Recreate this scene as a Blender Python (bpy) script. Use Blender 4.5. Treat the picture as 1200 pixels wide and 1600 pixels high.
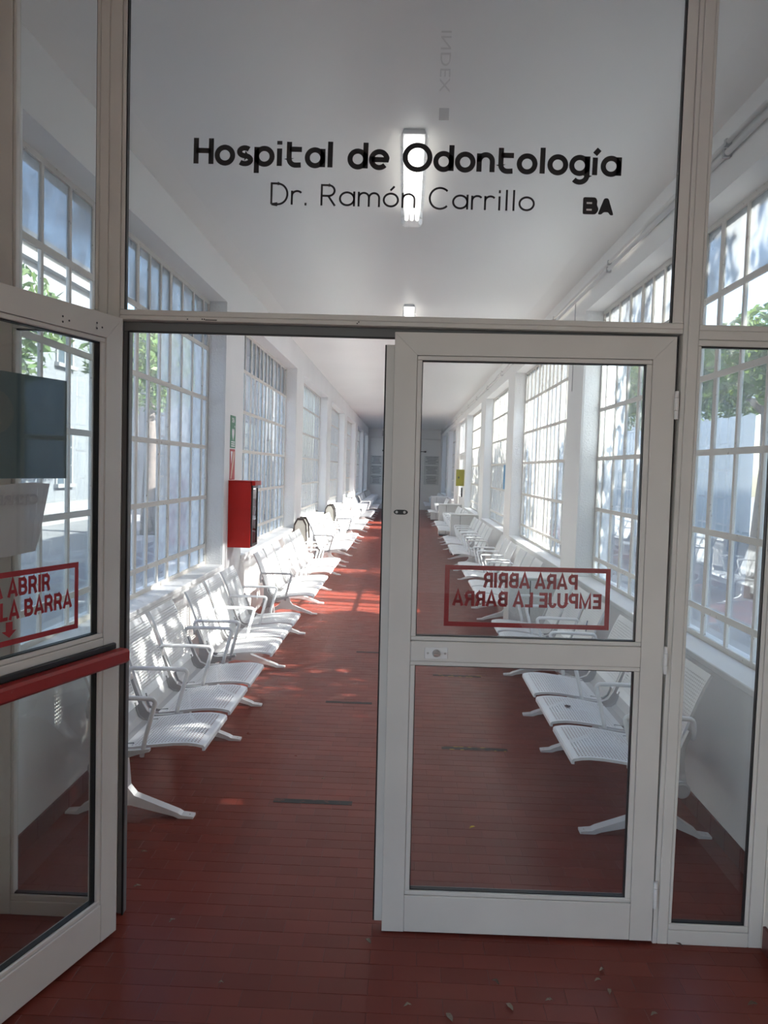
import bpy, bmesh, math, random
from mathutils import Vector, Matrix
random.seed(7)
for o in list(bpy.data.objects): bpy.data.objects.remove(o)
sc = bpy.context.scene
C = sc.collection

# ------------------------------------------------------------------ camera
F_PX, YAW, PITCH, ROLL = 1200.86, -0.0251, -0.0554, 0.0303
CAM = Vector((0.0348, -2.6127, 1.6191))
def camera():
    f = Vector((math.sin(YAW)*math.cos(PITCH), math.cos(YAW)*math.cos(PITCH), math.sin(PITCH)))
    r = Vector((math.cos(YAW), -math.sin(YAW), 0)); u = r.cross(f)
    r2 = math.cos(ROLL)*r + math.sin(ROLL)*u; u2 = -math.sin(ROLL)*r + math.cos(ROLL)*u
    m = Matrix((r2, u2, -f)).transposed().to_4x4(); m.translation = CAM
    cd = bpy.data.cameras.new('camera'); cd.sensor_fit = 'VERTICAL'; cd.sensor_height = 36; cd.lens = 36*F_PX/1600
    cd.clip_start = .05; cd.clip_end = 300
    o = bpy.data.objects.new('camera', cd); C.objects.link(o); o.matrix_world = m; sc.camera = o
camera()

# ------------------------------------------------------------------ sky, sun, exposure
SUN_TRAVEL = Vector((-1, .09, -.63)).normalized()
w = bpy.data.worlds.new('sky'); sc.world = w; w.use_nodes = True
nt = w.node_tree; bg = nt.nodes['Background']
sky = nt.nodes.new('ShaderNodeTexSky'); sky.sky_type = 'NISHITA'; sky.sun_disc = False
sky.sun_elevation = math.radians(32); sky.sun_rotation = math.radians(95)
sky.air_density = 1.0; sky.dust_density = 1.5; sky.ozone_density = 1.0
nt.links.new(sky.outputs[0], bg.inputs[0]); bg.inputs[1].default_value = 0.38
sl = bpy.data.lights.new('sun', 'SUN'); sl.energy = 17.0; sl.angle = math.radians(.55); sl.color = (1, .91, .80)
so = bpy.data.objects.new('sun', sl); C.objects.link(so)
so.rotation_euler = SUN_TRAVEL.to_track_quat('-Z', 'Y').to_euler()
sc.view_settings.view_transform = 'Standard'; sc.view_settings.look = 'None'
sc.view_settings.gamma = 1; sc.view_settings.use_curve_mapping = False
sc.view_settings.exposure = 1.66
sc.cycles.transparent_max_bounces = 40
sc.cycles.max_bounces = 10; sc.cycles.diffuse_bounces = 6; sc.cycles.glossy_bounces = 4

# ------------------------------------------------------------------ dimensions (metres)
XL, XR, ZC, YE = -1.489, 1.49, 3.29, 29.06
VL, VR, VZ, VY = -1.37, 1.328, 3.36, -7.5       # entrance lobby on the camera's side
SILL, HEAD, DEEP = 0.765, 2.975, 0.145
LEFT_WIN = [(.41, 3.85), (4.57, 8.06), (8.78, 12.32), (13.1, 16.56), (17.35, 20.83), (21.7, 25.2), (26.1, 28.8)]
RIGHT_WIN = [(.41, 3.85), (4.45, 7.9), (8.55, 11.65), (12.47, 15.85), (19.9, 23.3), (24.1, 27.6)]
DOOR_BAY = (16.42, 19.2)

# ------------------------------------------------------------------ materials
def mat(name, col, rough=.5, metal=0, var=0, scale=8, bump=0, bscale=60, spec=.5, dirt=None, coat=0):
    m = bpy.data.materials.new(name); m.use_nodes = True
    n = m.node_tree.nodes; l = m.node_tree.links; b = n['Principled BSDF']
    b.inputs['Base Color'].default_value = (*col, 1); b.inputs['Roughness'].default_value = rough
    b.inputs['Metallic'].default_value = metal; b.inputs['Specular IOR Level'].default_value = spec
    b.inputs['Coat Weight'].default_value = coat
    tc = n.new('ShaderNodeTexCoord')
    if var or dirt:
        t = n.new('ShaderNodeTexNoise'); t.inputs['Scale'].default_value = scale; t.inputs['Detail'].default_value = 6
        l.new(tc.outputs['Object'], t.inputs['Vector'])
        r = n.new('ShaderNodeValToRGB')
        if dirt:
            r.color_ramp.elements[0].position = dirt[1]; r.color_ramp.elements[1].position = dirt[1] + dirt[2]
            r.color_ramp.elements[0].color = (*dirt[0], 1); r.color_ramp.elements[1].color = (*col, 1)
        else:
            r.color_ramp.elements[0].position = .3; r.color_ramp.elements[1].position = .7
            r.color_ramp.elements[0].color = (*[c*(1-var) for c in col], 1)
            r.color_ramp.elements[1].color = (*[min(1, c*(1+var)) for c in col], 1)
        l.new(t.outputs['Fac'], r.inputs['Fac']); l.new(r.outputs['Color'], b.inputs['Base Color'])
    if bump:
        t2 = n.new('ShaderNodeTexNoise'); t2.inputs['Scale'].default_value = bscale; t2.inputs['Detail'].default_value = 4
        l.new(tc.outputs['Object'], t2.inputs['Vector'])
        bp = n.new('ShaderNodeBump'); bp.inputs['Strength'].default_value = bump; bp.inputs['Distance'].default_value = .01
        l.new(t2.outputs['Fac'], bp.inputs['Height']); l.new(bp.outputs['Normal'], b.inputs['Normal'])
    return m

def glass_mat(name, tint, ior=1.5, haze=0, haze_col=(.8, .85, .9), rough=0.0, hscale=3.0):
    """thin sheet: straight transmission, Fresnel mirror, optional diffusing film"""
    m = bpy.data.materials.new(name); m.use_nodes = True
    n = m.node_tree.nodes; l = m.node_tree.links; n.remove(n['Principled BSDF']); out = n['Material Output']
    tr = n.new('ShaderNodeBsdfTransparent'); tr.inputs[0].default_value = (*tint, 1)
    gl = n.new('ShaderNodeBsdfGlossy'); gl.inputs['Roughness'].default_value = rough; gl.inputs[0].default_value = (.95, .97, 1, 1)
    # Schlick reflectance from the angle of incidence, the same on both faces of the sheet
    g = n.new('ShaderNodeNewGeometry'); dt = n.new('ShaderNodeVectorMath'); dt.operation = 'DOT_PRODUCT'
    l.new(g.outputs['Incoming'], dt.inputs[0]); l.new(g.outputs['Normal'], dt.inputs[1])
    def mth(op, a, b):
        x = n.new('ShaderNodeMath'); x.operation = op
        for i, v in enumerate((a, b)):
            if v is None: continue
            if isinstance(v, (int, float)): x.inputs[i].default_value = v
            else: l.new(v, x.inputs[i])
        return x.outputs[0]
    f0 = ((ior-1)/(ior+1))**2
    c = mth('ABSOLUTE', dt.outputs['Value'], None)
    fr = mth('MULTIPLY_ADD', mth('POWER', mth('SUBTRACT', 1, c), 5), 1-f0); fr.node.inputs[2].default_value = f0
    mx = n.new('ShaderNodeMixShader'); l.new(fr, mx.inputs[0])
    base = tr
    if haze:
        df = n.new('ShaderNodeBsdfDiffuse'); df.inputs[0].default_value = (*haze_col, 1)
        tl = n.new('ShaderNodeBsdfTranslucent'); tl.inputs[0].default_value = (*haze_col, 1)
        ad = n.new('ShaderNodeMixShader'); ad.inputs[0].default_value = .5
        l.new(df.outputs[0], ad.inputs[1]); l.new(tl.outputs[0], ad.inputs[2])
        tc = n.new('ShaderNodeTexCoord'); t = n.new('ShaderNodeTexNoise'); t.inputs['Scale'].default_value = hscale; t.inputs['Detail'].default_value = 5
        l.new(tc.outputs['Object'], t.inputs['Vector'])
        mr = n.new('ShaderNodeMapRange'); mr.inputs['From Min'].default_value = .3; mr.inputs['From Max'].default_value = .75
        mr.inputs['To Min'].default_value = haze*.6; mr.inputs['To Max'].default_value = min(1, haze*1.4)
        l.new(t.outputs['Fac'], mr.inputs['Value'])
        hm = n.new('ShaderNodeMixShader'); l.new(mr.outputs[0], hm.inputs[0])
        l.new(tr.outputs[0], hm.inputs[1]); l.new(ad.outputs[0], hm.inputs[2]); base = hm
    l.new(base.outputs[0], mx.inputs[1]); l.new(gl.outputs[0], mx.inputs[2]); l.new(mx.outputs[0], out.inputs[0])
    return m

def perforated(name, col):
    """painted sheet steel with rows of small slots punched through (UVs are in metres)"""
    m = mat(name, col, .38, var=.04, scale=5)
    n = m.node_tree.nodes; l = m.node_tree.links; b = n['Principled BSDF']; out = n['Material Output']
    uv = n.new('ShaderNodeUVMap'); sep = n.new('ShaderNodeSeparateXYZ'); l.new(uv.outputs[0], sep.inputs[0])
    def math_(op, a, bb=None):
        x = n.new('ShaderNodeMath'); x.operation = op
        for i, v in enumerate((a, bb)):
            if v is None: continue
            if isinstance(v, (int, float)): x.inputs[i].default_value = v
            else: l.new(v, x.inputs[i])
        return x.outputs[0]
    pu, pv = .0175, .0145
    fu = math_('ABSOLUTE', math_('SUBTRACT', math_('FRACT', math_('DIVIDE', sep.outputs[0], pu)), .5))
    fv = math_('ABSOLUTE', math_('SUBTRACT', math_('FRACT', math_('DIVIDE', sep.outputs[1], pv)), .5))
    e = math_('ADD', math_('POWER', math_('DIVIDE', fu, .32), 2), math_('POWER', math_('DIVIDE', fv, .28), 2))
    hole = math_('LESS_THAN', e, 1.0)
    inb = math_('MULTIPLY', math_('GREATER_THAN', sep.outputs[0], .02), math_('LESS_THAN', sep.outputs[0], .40))
    inv = math_('MULTIPLY', math_('GREATER_THAN', sep.outputs[1], .03), math_('LESS_THAN', sep.outputs[1], .335))
    fac = math_('MULTIPLY', hole, math_('MULTIPLY', inb, inv))
    tr = n.new('ShaderNodeBsdfTransparent'); mx = n.new('ShaderNodeMixShader')
    l.new(fac, mx.inputs[0]); l.new(b.outputs[0], mx.inputs[1]); l.new(tr.outputs[0], mx.inputs[2]); l.new(mx.outputs[0], out.inputs[0])
    return m

def tile_mat(name, attr):
    m = mat(name, (.17, .04, .027), .32, spec=.2)
    n = m.node_tree.nodes; l = m.node_tree.links; b = n['Principled BSDF']
    tc = n.new('ShaderNodeTexCoord'); g = n.new('ShaderNodeNewGeometry')
    t = n.new('ShaderNodeTexNoise'); t.inputs['Scale'].default_value = 2.2; t.inputs['Detail'].default_value = 7
    l.new(g.outputs['Position'], t.inputs['Vector'])
    if attr:
        a = n.new('ShaderNodeAttribute'); a.attribute_name = 'tone'; src = a.outputs['Fac']
    else:
        a = n.new('ShaderNodeObjectInfo'); src = a.outputs['Random']
    mm = n.new('ShaderNodeMath'); mm.operation = 'MULTIPLY_ADD'; l.new(src, mm.inputs[0]); mm.inputs[1].default_value = .45
    l.new(t.outputs['Fac'], mm.inputs[2])
    r = n.new('ShaderNodeValToRGB'); e = r.color_ramp.elements
    e[0].position = .3; e[0].color = (.145, .028, .019, 1); e[1].position = 1.0; e[1].color = (.20, .042, .028, 1)
    l.new(mm.outputs[0], r.inputs[0]); l.new(r.outputs[0], b.inputs['Base Color'])
    t2 = n.new('ShaderNodeTexNoise'); t2.inputs['Scale'].default_value = 9; t2.inputs['Detail'].default_value = 5; l.new(g.outputs['Position'], t2.inputs['Vector'])
    mr = n.new('ShaderNodeMapRange'); mr.inputs['To Min'].default_value = .22; mr.inputs['To Max'].default_value = .42
    l.new(t2.outputs['Fac'], mr.inputs['Value']); l.new(mr.outputs[0], b.inputs['Roughness'])
    return m

def emit(name, col, s):
    m = bpy.data.materials.new(name); m.use_nodes = True; b = m.node_tree.nodes['Principled BSDF']
    b.inputs['Base Color'].default_value = (*col, 1); b.inputs['Emission Color'].default_value = (*col, 1); b.inputs['Emission Strength'].default_value = s
    return m

M = dict(
    alu=mat('cream_painted_aluminium', (.68, .655, .615), .42, var=.05, scale=3),
    alu_in=mat('grey_aluminium_channel', (.16, .16, .16), .5),
    rubber=mat('black_rubber', (.012, .012, .013), .5),
    wall=mat('white_wall_paint', (.80, .795, .785), .55, var=.03, scale=1.5, bump=.12, bscale=25),
    reveal=mat('white_roughcast', (.80, .80, .80), .6, bump=.55, bscale=70),
    ceil=mat('white_ceiling_paint', (.80, .79, .775), .4, var=.025, scale=.8, bump=.05, bscale=6),
    lobby=mat('beige_lobby_wall', (.76, .72, .66), .7, var=.05, scale=2, bump=.15),
    tile=tile_mat('red_quarry_tile', False), tile2=tile_mat('red_quarry_tile_field', True),
    grout=mat('grout', (.10, .04, .033), .8, var=.2, scale=20),
    skirt=mat('dark_red_skirting', (.12, .03, .024), .35, var=.15, scale=6),
    bar=mat('weathered_cream_window_paint', (.66, .63, .585), .55, scale=40, dirt=((.22, .17, .13), .27, .08)),
    steel=mat('white_painted_steel', (.80, .81, .82), .34, var=.03, scale=4),
    perf=perforated('perforated_white_steel', (.80, .81, .82)),
    grey=mat('grey_plastic', (.45, .45, .46), .5),
    bracket=mat('grey_cast_bracket', (.52, .52, .53), .4),
    glass=glass_mat('clear_door_glass', (.93, .945, .94), 1.45, haze=.012, hscale=2),
    pane=glass_mat('old_window_glass', (.79, .82, .84), 1.5, haze=.08, haze_col=(.72, .78, .84), hscale=5),
    milky=glass_mat('milky_window_glass', (.78, .82, .84), 1.5, haze=.55, haze_col=(.72, .79, .86), rough=.08, hscale=6),
    greyed=glass_mat('grey_top_row_glass', (.6, .63, .66), 1.5, haze=.6, haze_col=(.42, .44, .46), rough=.05, hscale=4),  # greyer tint and stronger haze for the top row of panes
    redbox=mat('red_enamel', (.5, .018, .013), .32, var=.1, scale=5, spec=.25),
    redbar=mat('red_painted_bar', (.33, .02, .018), .35, scale=14, dirt=((.45, .25, .22), .27, .04)),
    redfilm=mat('red_vinyl', (.36, .012, .018), .45),
    ink=mat('black_vinyl', (.012, .011, .012), .5),
    ghost=glass_mat('faint_etched_film', (.86, .86, .86), 1.2),
    teal=mat('teal_poster_back', (.075, .125, .13), .6, var=.12, scale=3),
    disc=mat('faded_grey_print', (.13, .155, .14), .6),
    paper=mat('white_paper', (.62, .60, .61), .7, var=.06, scale=6, bump=.1, bscale=10),
    faint=mat('faint_print', (.45, .44, .46), .7),
    poster=mat('poster_paper', (.60, .62, .62), .6, var=.05, scale=4), print=mat('poster_print', (.16, .17, .18), .6),
    green=mat('green_sign', (.03, .20, .09), .45), white=mat('white_print', (.8, .8, .8), .5),
    cream=mat('cream_plastic', (.70, .68, .60), .45, var=.05), brown=mat('dark_brown_plastic', (.05, .035, .03), .4),
    redprint=mat('red_print', (.5, .06, .06), .5), creamprint=mat('cream_print', (.68, .56, .42), .5),
    olive=mat('olive_yellow_sign', (.33, .31, .03), .5), blue=mat('blue_sticker', (.02, .22, .45), .5),
    black=mat('black_metal', (.01, .01, .01), .4), chrome=mat('worn_metal', (.55, .54, .52), .3, metal=.9),
    cab=mat('speckled_pale_grey_laminate', (.58, .585, .58), .5, var=.1, scale=120), cabw=mat('white_laminate', (.78, .78, .77), .45),
    tape=mat('worn_dark_floor_tape', (.02, .018, .017), .6, scale=18, dirt=((.09, .03, .022), .36, .05)),
    tapey=mat('yellow_tape_scraps', (.45, .29, .04), .6),
    leaf_dry=mat('dry_leaf', (.22, .17, .12), .7, var=.2, scale=60), leaf_dark=mat('dark_dry_leaf', (.10, .06, .04), .7),
    leaf_yellow=mat('yellow_leaf', (.6, .4, .03), .6),
    leaf=None, bark=mat('bark', (.10, .085, .075), .85, var=.35, scale=12, bump=.5, bscale=18),
    asphalt=mat('asphalt', (.16, .165, .175), .85, var=.15, scale=2, bump=.2, bscale=60),
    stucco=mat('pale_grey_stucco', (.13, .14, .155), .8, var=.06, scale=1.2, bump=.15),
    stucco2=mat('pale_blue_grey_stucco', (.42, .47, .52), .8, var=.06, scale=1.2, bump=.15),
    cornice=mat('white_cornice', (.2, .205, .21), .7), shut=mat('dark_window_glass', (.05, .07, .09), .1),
    roof=mat('roof_membrane', (.3, .3, .3), .9),
    tube=emit('fluorescent_tube', (1, .97, .92), 1.2), cover=glass_mat('clear_acrylic_cover', (.96, .96, .96), 1.4, haze=.06),
    scorch=mat('scorch_mark', (.06, .05, .05), .7), pen=mat('blue_pen', (.03, .04, .2), .5),
)
def leaf_mat():
    m = mat('green_leaf', (.07, .13, .03), .5, var=.35, scale=1.3)
    n = m.node_tree.nodes; l = m.node_tree.links; b = n['Principled BSDF']
    tl = n.new('ShaderNodeBsdfTranslucent'); tl.inputs[0].default_value = (.16, .24, .05, 1)
    mx = n.new('ShaderNodeMixShader'); mx.inputs[0].default_value = .35
    l.new(b.outputs[0], mx.inputs[1]); l.new(tl.outputs[0], mx.inputs[2]); l.new(mx.outputs[0], n['Material Output'].inputs[0])
    return m
M['leaf'] = leaf_mat()

# ------------------------------------------------------------------ mesh helpers
class MB:
    def __init__(s): s.v = []; s.f = []; s.uv = {}
    def add(s, vs, fs):
        k = len(s.v); s.v += [tuple(v) for v in vs]; s.f += [tuple(i+k for i in f) for f in fs]; return s
    def box(s, x0, x1, y0, y1, z0, z1, ch=0):
        if x0 > x1: x0, x1 = x1, x0
        if y0 > y1: y0, y1 = y1, y0
        if z0 > z1: z0, z1 = z1, z0
        if not ch:
            vs = [(x, y, z) for x in (x0, x1) for y in (y0, y1) for z in (z0, z1)]
            return s.add(vs, [(0, 1, 3, 2), (4, 6, 7, 5), (0, 4, 5, 1), (2, 3, 7, 6), (0, 2, 6, 4), (1, 5, 7, 3)])
        bm = bmesh.new(); bmesh.ops.create_cube(bm, size=1)
        for v in bm.verts: v.co = Vector(((x0+x1)/2 + v.co.x*(x1-x0), (y0+y1)/2 + v.co.y*(y1-y0), (z0+z1)/2 + v.co.z*(z1-z0)))
        bmesh.ops.bevel(bm, geom=bm.edges[:], offset=ch, segments=1, affect='EDGES')
        bm.verts.index_update(); s.add([v.co for v in bm.verts], [[v.index for v in f.verts] for f in bm.faces]); bm.free(); return s
    def prism(s, poly, axis, a, b):
        """poly of 2-D points extruded along axis from a to b"""
        n = len(poly)
        def p(q, t): return (t, q[0], q[1]) if axis == 0 else (q[0], t, q[1]) if axis == 1 else (q[0], q[1], t)
        vs = [p(q, a) for q in poly] + [p(q, b) for q in poly]
        fs = [tuple(range(n)), tuple(range(2*n-1, n-1, -1))] + [(i, (i+1) % n, n+(i+1) % n, n+i) for i in range(n)]
        return s.add(vs, fs)
    def tube(s, pts, r, seg=8, caps=True):
        pts = [Vector(p) for p in pts]; rs = r if isinstance(r, (list, tuple)) else [r]*len(pts)
        k = len(s.v); up = None
        for i, p in enumerate(pts):
            d = (pts[min(i+1, len(pts)-1)] - pts[max(i-1, 0)]).normalized()
            if up is None: up = Vector((0, 0, 1)) if abs(d.z) < .9 else Vector((1, 0, 0))
            a = d.cross(up)
            if a.length < 1e-4: a = d.cross(Vector((0, 1, 0)))
            a.normalize(); b = a.cross(d); up = b
            for j in range(seg):
                t = 2*math.pi*j/seg; s.v.append(tuple(p + rs[i]*(math.cos(t)*a + math.sin(t)*b)))
        for i in range(len(pts)-1):
            for j in range(seg):
                s.f.append((k+i*seg+j, k+i*seg+(j+1) % seg, k+(i+1)*seg+(j+1) % seg, k+(i+1)*seg+j))
        if caps:
            s.f.append(tuple(k+j for j in range(seg-1, -1, -1))); s.f.append(tuple(k+(len(pts)-1)*seg+j for j in range(seg)))
        return s
    def build(s, name, m, parent=None, smooth=False):
        me = bpy.data.meshes.new(name); me.from_pydata(s.v, [], s.f); me.update()
        bm = bmesh.new(); bm.from_mesh(me); bmesh.ops.recalc_face_normals(bm, faces=bm.faces[:]); bm.to_mesh(me); bm.free()
        return put(name, me, m, parent, smooth)
def put(name, me, m, parent=None, smooth=False):
    if m is not None: me.materials.append(m)
    if smooth:
        for p in me.polygons: p.use_smooth = True
    o = bpy.data.objects.new(name, me); C.objects.link(o); o.parent = parent
    return o
def empty(name, loc=(0, 0, 0), rz=0):
    o = bpy.data.objects.new(name, None); C.objects.link(o); o.location = loc; o.rotation_euler = (0, 0, rz); o.empty_display_size = .1
    return o
def tag(o, label, cat, group=None, kind=None):
    o['label'] = label; o['category'] = cat
    if group: o['group'] = group
    if kind: o['kind'] = kind
    return o
def S(o, label, cat): return tag(o, label, cat, kind='structure')
def copy_tree(o, parent=None):
    c = o.copy(); C.objects.link(c); c.parent = parent
    for ch in list(o.children): copy_tree(ch, c)
    return c
def bx(name, m, parent, *a, ch=.0015): return MB().box(*a, ch=ch).build(name, m, parent)

# ------------------------------------------------------------------ floor of red quarry tiles
TX, TY, GAP = .154, .0755, .0009
def tile_verts(cx, cy, sx, sy, h=0.0, ch=.0009):
    x0, x1, y0, y1 = cx-sx/2, cx+sx/2, cy-sy/2, cy+sy/2
    b = -.006; t = h
    return [(x0, y0, b), (x1, y0, b), (x1, y1, b), (x0, y1, b), (x0, y0, t-ch), (x1, y0, t-ch), (x1, y1, t-ch), (x0, y1, t-ch),
            (x0+ch, y0+ch, t), (x1-ch, y0+ch, t), (x1-ch, y1-ch, t), (x0+ch, y1-ch, t)]
TF = [(0, 1, 5, 4), (1, 2, 6, 5), (2, 3, 7, 6), (3, 0, 4, 7), (4, 5, 9, 8), (5, 6, 10, 9), (6, 7, 11, 10), (7, 4, 8, 11), (8, 9, 10, 11)]
floor = MB().box(VL-.3, VR+.3, VY, .02, -.12, -.0009).box(XL-.05, XR+.05, .02, YE+.05, -.12, -.0009).build('floor', M['grout'])
S(floor, 'red quarry tile floor running down the long corridor', 'floor')
near, far, tone = [], MB(), []
r = 0; y = -4.9
rt = random.Random(3)
while y < YE:
    lo, hi = (VL, VR) if y < .03 else (XL, XR)
    x = -1.8 + (TX/2 if r % 2 else 0)
    while x < 1.9:
        a, b = max(x, lo), min(x+TX, hi)
        if b-a > .02:
            vis = -.42 < y < 1.05 and b-a > TX*.99 and -1.05 < a and b < 1.33 and len(near) < 300
            if vis: near.append(((a+b)/2, y))
            else:
                k = len(far.v); far.add(tile_verts((a+b)/2, y, b-a-GAP, TY-GAP, rt.uniform(-.0004, .0003)), TF); tone += [rt.random()]*len(TF)
        x += TX
    y += TY; r += 1
me = bpy.data.meshes.new('tile'); me.from_pydata(tile_verts(0, 0, TX-GAP, TY-GAP), [], TF); me.update(); me.materials.append(M['tile'])
for (x, y) in near:
    o = bpy.data.objects.new('tile', me); C.objects.link(o); o.parent = floor
    o.location = (x, y, rt.uniform(-.0004, .0003)); o.rotation_euler = (rt.uniform(-.003, .003), rt.uniform(-.002, .002), 0)
fo = far.build('tile_field', M['tile2'], floor); fo['kind'] = 'stuff'
at = fo.data.attributes.new('tone', 'FLOAT', 'FACE'); at.data.foreach_set('value', tone)

# ------------------------------------------------------------------ walls, ceiling
def wall_side(name, x, sgn, wins, label, extra=()):
    """inner face at x; solid goes outwards (sgn) by .26; openings for windows"""
    o = MB(); xo = x + sgn*.26
    ops = sorted([(a, b, SILL) for a, b in wins] + [(a, b, 0) for a, b in extra])
    y0 = .07
    for a, b, z in ops:
        o.box(x, xo, y0, a, -.1, ZC+.02)
        if z: o.box(x, xo, a, b, -.1, z-.0)
        o.box(x, xo, a, b, HEAD, ZC+.02); y0 = b
    o.box(x, xo, y0, YE+.2, -.1, ZC+.02)
    return S(o.build(name, M['wall']), label, 'wall')
wl = wall_side('wall_left', XL, -1, LEFT_WIN, 'white corridor wall with seven tall windows, left side')
wr = wall_side('wall_right', XR, 1, RIGHT_WIN, 'white corridor wall with conduits under the ceiling, right side', [DOOR_BAY])
# roughcast linings of the window openings
for par, x, s, wins in ((wl, XL, -1, LEFT_WIN), (wr, XR, 1, RIGHT_WIN)):
    for a, b in wins:
        e = .004; m = MB()
        x0, x1 = x + s*.012, x + s*(DEEP-.005)
        m.box(x0, x1, b-e, b+.01, SILL, HEAD); m.box(x0, x1, a-.01, a+e, SILL, HEAD)
        m.build('reveal', M['reveal'], par)
        MB().box(x - s*.012, x + s*DEEP, a-.01, b+.01, SILL-.03, SILL+.004, ch=.004).build('sill', M['wall'], par)
S(MB().box(XL-.3, XR+.3, YE, YE+.2, -.1, ZC+.1).build('wall_back', M['wall']), 'white end wall of the corridor with notices', 'wall')
S(MB().box(XL-.26, XR+.26, .0, YE+.2, ZC, ZC+.12).build('ceiling', M['ceil']), 'smooth white corridor ceiling with fluorescent lights', 'ceiling')
S(MB().box(XL-.45, XR+.45, -.1, YE+.4, ZC+.12, ZC+.3).build('trim_1', M['roof']), 'flat roof slab above the corridor', 'roof')
# lobby on the camera's side, added back wall and left header dim glass reflections
S(MB().box(VL-.25, VL, -2.1, .0, -.1, VZ+.1).box(VL-.25, VL, VY, -2.1, 2.62, VZ+.1).build('wall_lobby_left', M['lobby']), 'beige lobby wall on the near side, left of the doors', 'wall')
S(MB().box(VR, VR+.25, VY, .0, -.1, VZ+.1).build('wall_lobby_right', M['lobby']), 'beige lobby wall at the right edge beside the sidelight', 'wall')
S(MB().box(VL-.4, VR+.25, VY-.15, VY, -.1, VZ+.1).build('wall_lobby_back', M['lobby']), 'added beige wall closing the back of the lobby', 'wall')
S(MB().box(VL-.4, VR+.25, VY, .0, VZ, VZ+.15).build('ceiling_lobby', M['lobby']), 'lobby ceiling on the near side of the doors', 'ceiling')
S(MB().box(VL-.35, VL+.005, .0, .07, -.1, ZC).box(VR-.005, VR+.4, .0, .07, -.1, ZC).box(VL-.35, VR+.4, .0, .07, ZC-.03, VZ+.1).build('wall_front', M['lobby']), 'wall ends closing the gap around the glazed screen', 'wall')
def skirting(name, x, sgn, segs, label, h=.09):
    e = empty(name); S(e, label, 'baseboard')
    m = MB(); n = 0
    for y0, y1 in segs:
        y = y0
        while y < y1-.02:
            b = min(y+.154, y1)
            if y < 4.2: MB().box(x, x-sgn*.012, y+.001, b-.001, 0, h, ch=.002).build('skirting_tile', M['skirt'], e)
            else: m.box(x, x-sgn*.012, y+.001, b-.001, 0, h)
            y = b
    if m.v:
        o = m.build('skirting_run', M['skirt'], e); o['kind'] = 'stuff'
skirting('baseboard_left', XL, -1, [(.075, YE)], 'dark red tile skirting below the left windows')
skirting('baseboard_right', XR, 1, [(.075, DOOR_BAY[0]), (DOOR_BAY[1], YE)], 'dark red tile skirting below the right windows')
skirting('baseboard_lobby', VR, 1, [(-1.4, -.002)], 'dark red skirting at the foot of the beige lobby wall')

# ------------------------------------------------------------------ steel windows
RAILS = [2.577, 2.161, 1.76, 1.342, .932]
COLS = [0, .185, .48, .77, 1.06, 1.28, 1.505, 1.73, 1.95, 2.175, 2.40, 2.69, 2.985, 3.28, 3.46]
THICK = {4, 7, 10}
def window(n, x, sgn, a, b, detail, label):
    e = empty('window_%d' % n, (x + sgn*DEEP, a, SILL)); S(e, label, 'window')
    W = b-a; H = HEAD-SILL; k = W/3.46
    cols = [W - c*k for c in COLS][::-1]; rails = [0] + [z-SILL for z in RAILS[::-1]] + [H]
    th = {14-i for i in THICK}
    t = lambda i: .022 if i in th else .03 if i in (0, 14) else .012
    fr = MB().box(0, sgn*.045, 0, .03, 0, H).box(0, sgn*.045, W-.03, W, 0, H).box(0, sgn*.045, .03, W-.03, 0, .03).box(0, sgn*.045, .03, W-.03, H-.03, H)
    fr.build('frame', M['bar'], e)
    J = MB()
    for i in range(1, 14):
        y, h = cols[i], t(i)
        m = MB() if detail else J
        m.box(0, sgn*.006, y-h, y+h, .03, H-.03); m.box(sgn*.006, sgn*.020, y-h*.35, y+h*.35, .03, H-.03)
        if detail: m.build('mullion', M['bar'], e)
    for z in rails[1:-1]:
        m = MB() if detail else J
        m.box(-sgn*.003, sgn*.008, .03, W-.03, z-.016, z+.016); m.box(sgn*.008, sgn*.022, .03, W-.03, z-.007, z+.007)
        if detail: m.build('glazing_bar', M['bar'], e)
    if not detail: J.build('glazing_bars', M['bar'], e)['kind'] = 'stuff'
    G = MB(); rg = random.Random(n*13)
    for i in range(14):
        for j in range(6):
            y0, y1, z0, z1 = cols[i]+.003, cols[i+1]-.003, rails[j]+.004, rails[j+1]-.004
            q = rg.uniform(-.003, .003); d = sgn*.013
            if detail:
                tl = rg.uniform(-.012, .012)
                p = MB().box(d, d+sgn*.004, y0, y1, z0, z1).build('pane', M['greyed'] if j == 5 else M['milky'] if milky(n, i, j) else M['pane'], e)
            else: G.box(d, d+sgn*.004, y0, y1, z0, z1)
    if not detail:
        g = G.build('panes', M['pane'], e); g['kind'] = 'stuff'
    return e
def milky(n, i, j):
    if n == 1: return i >= 10 and j < 6 or (i == 9 and j in (1, 4))
    if n == 2: return i in (2, 6, 7, 11, 12) or (i + j) % 5 == 0
    if n == 8: return i in (13, 12) or (i == 11 and j > 2)
    if n == 9: return i in (3, 8, 12)
    return False
ords = ['nearest', 'second', 'third', 'fourth', 'fifth', 'sixth', 'farthest']
for i, (a, b) in enumerate(LEFT_WIN):
    window(1+i, XL, -1, a, b, i < 2, 'cream steel grid window in the left wall, %s from the glass doors' % ords[i])
for i, (a, b) in enumerate(RIGHT_WIN):
    window(8+i, XR, 1, a, b, i < 2, 'cream steel grid window in the right wall, %s from the glass doors' % (ords[i] if i < 5 else ords[6]))

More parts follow.
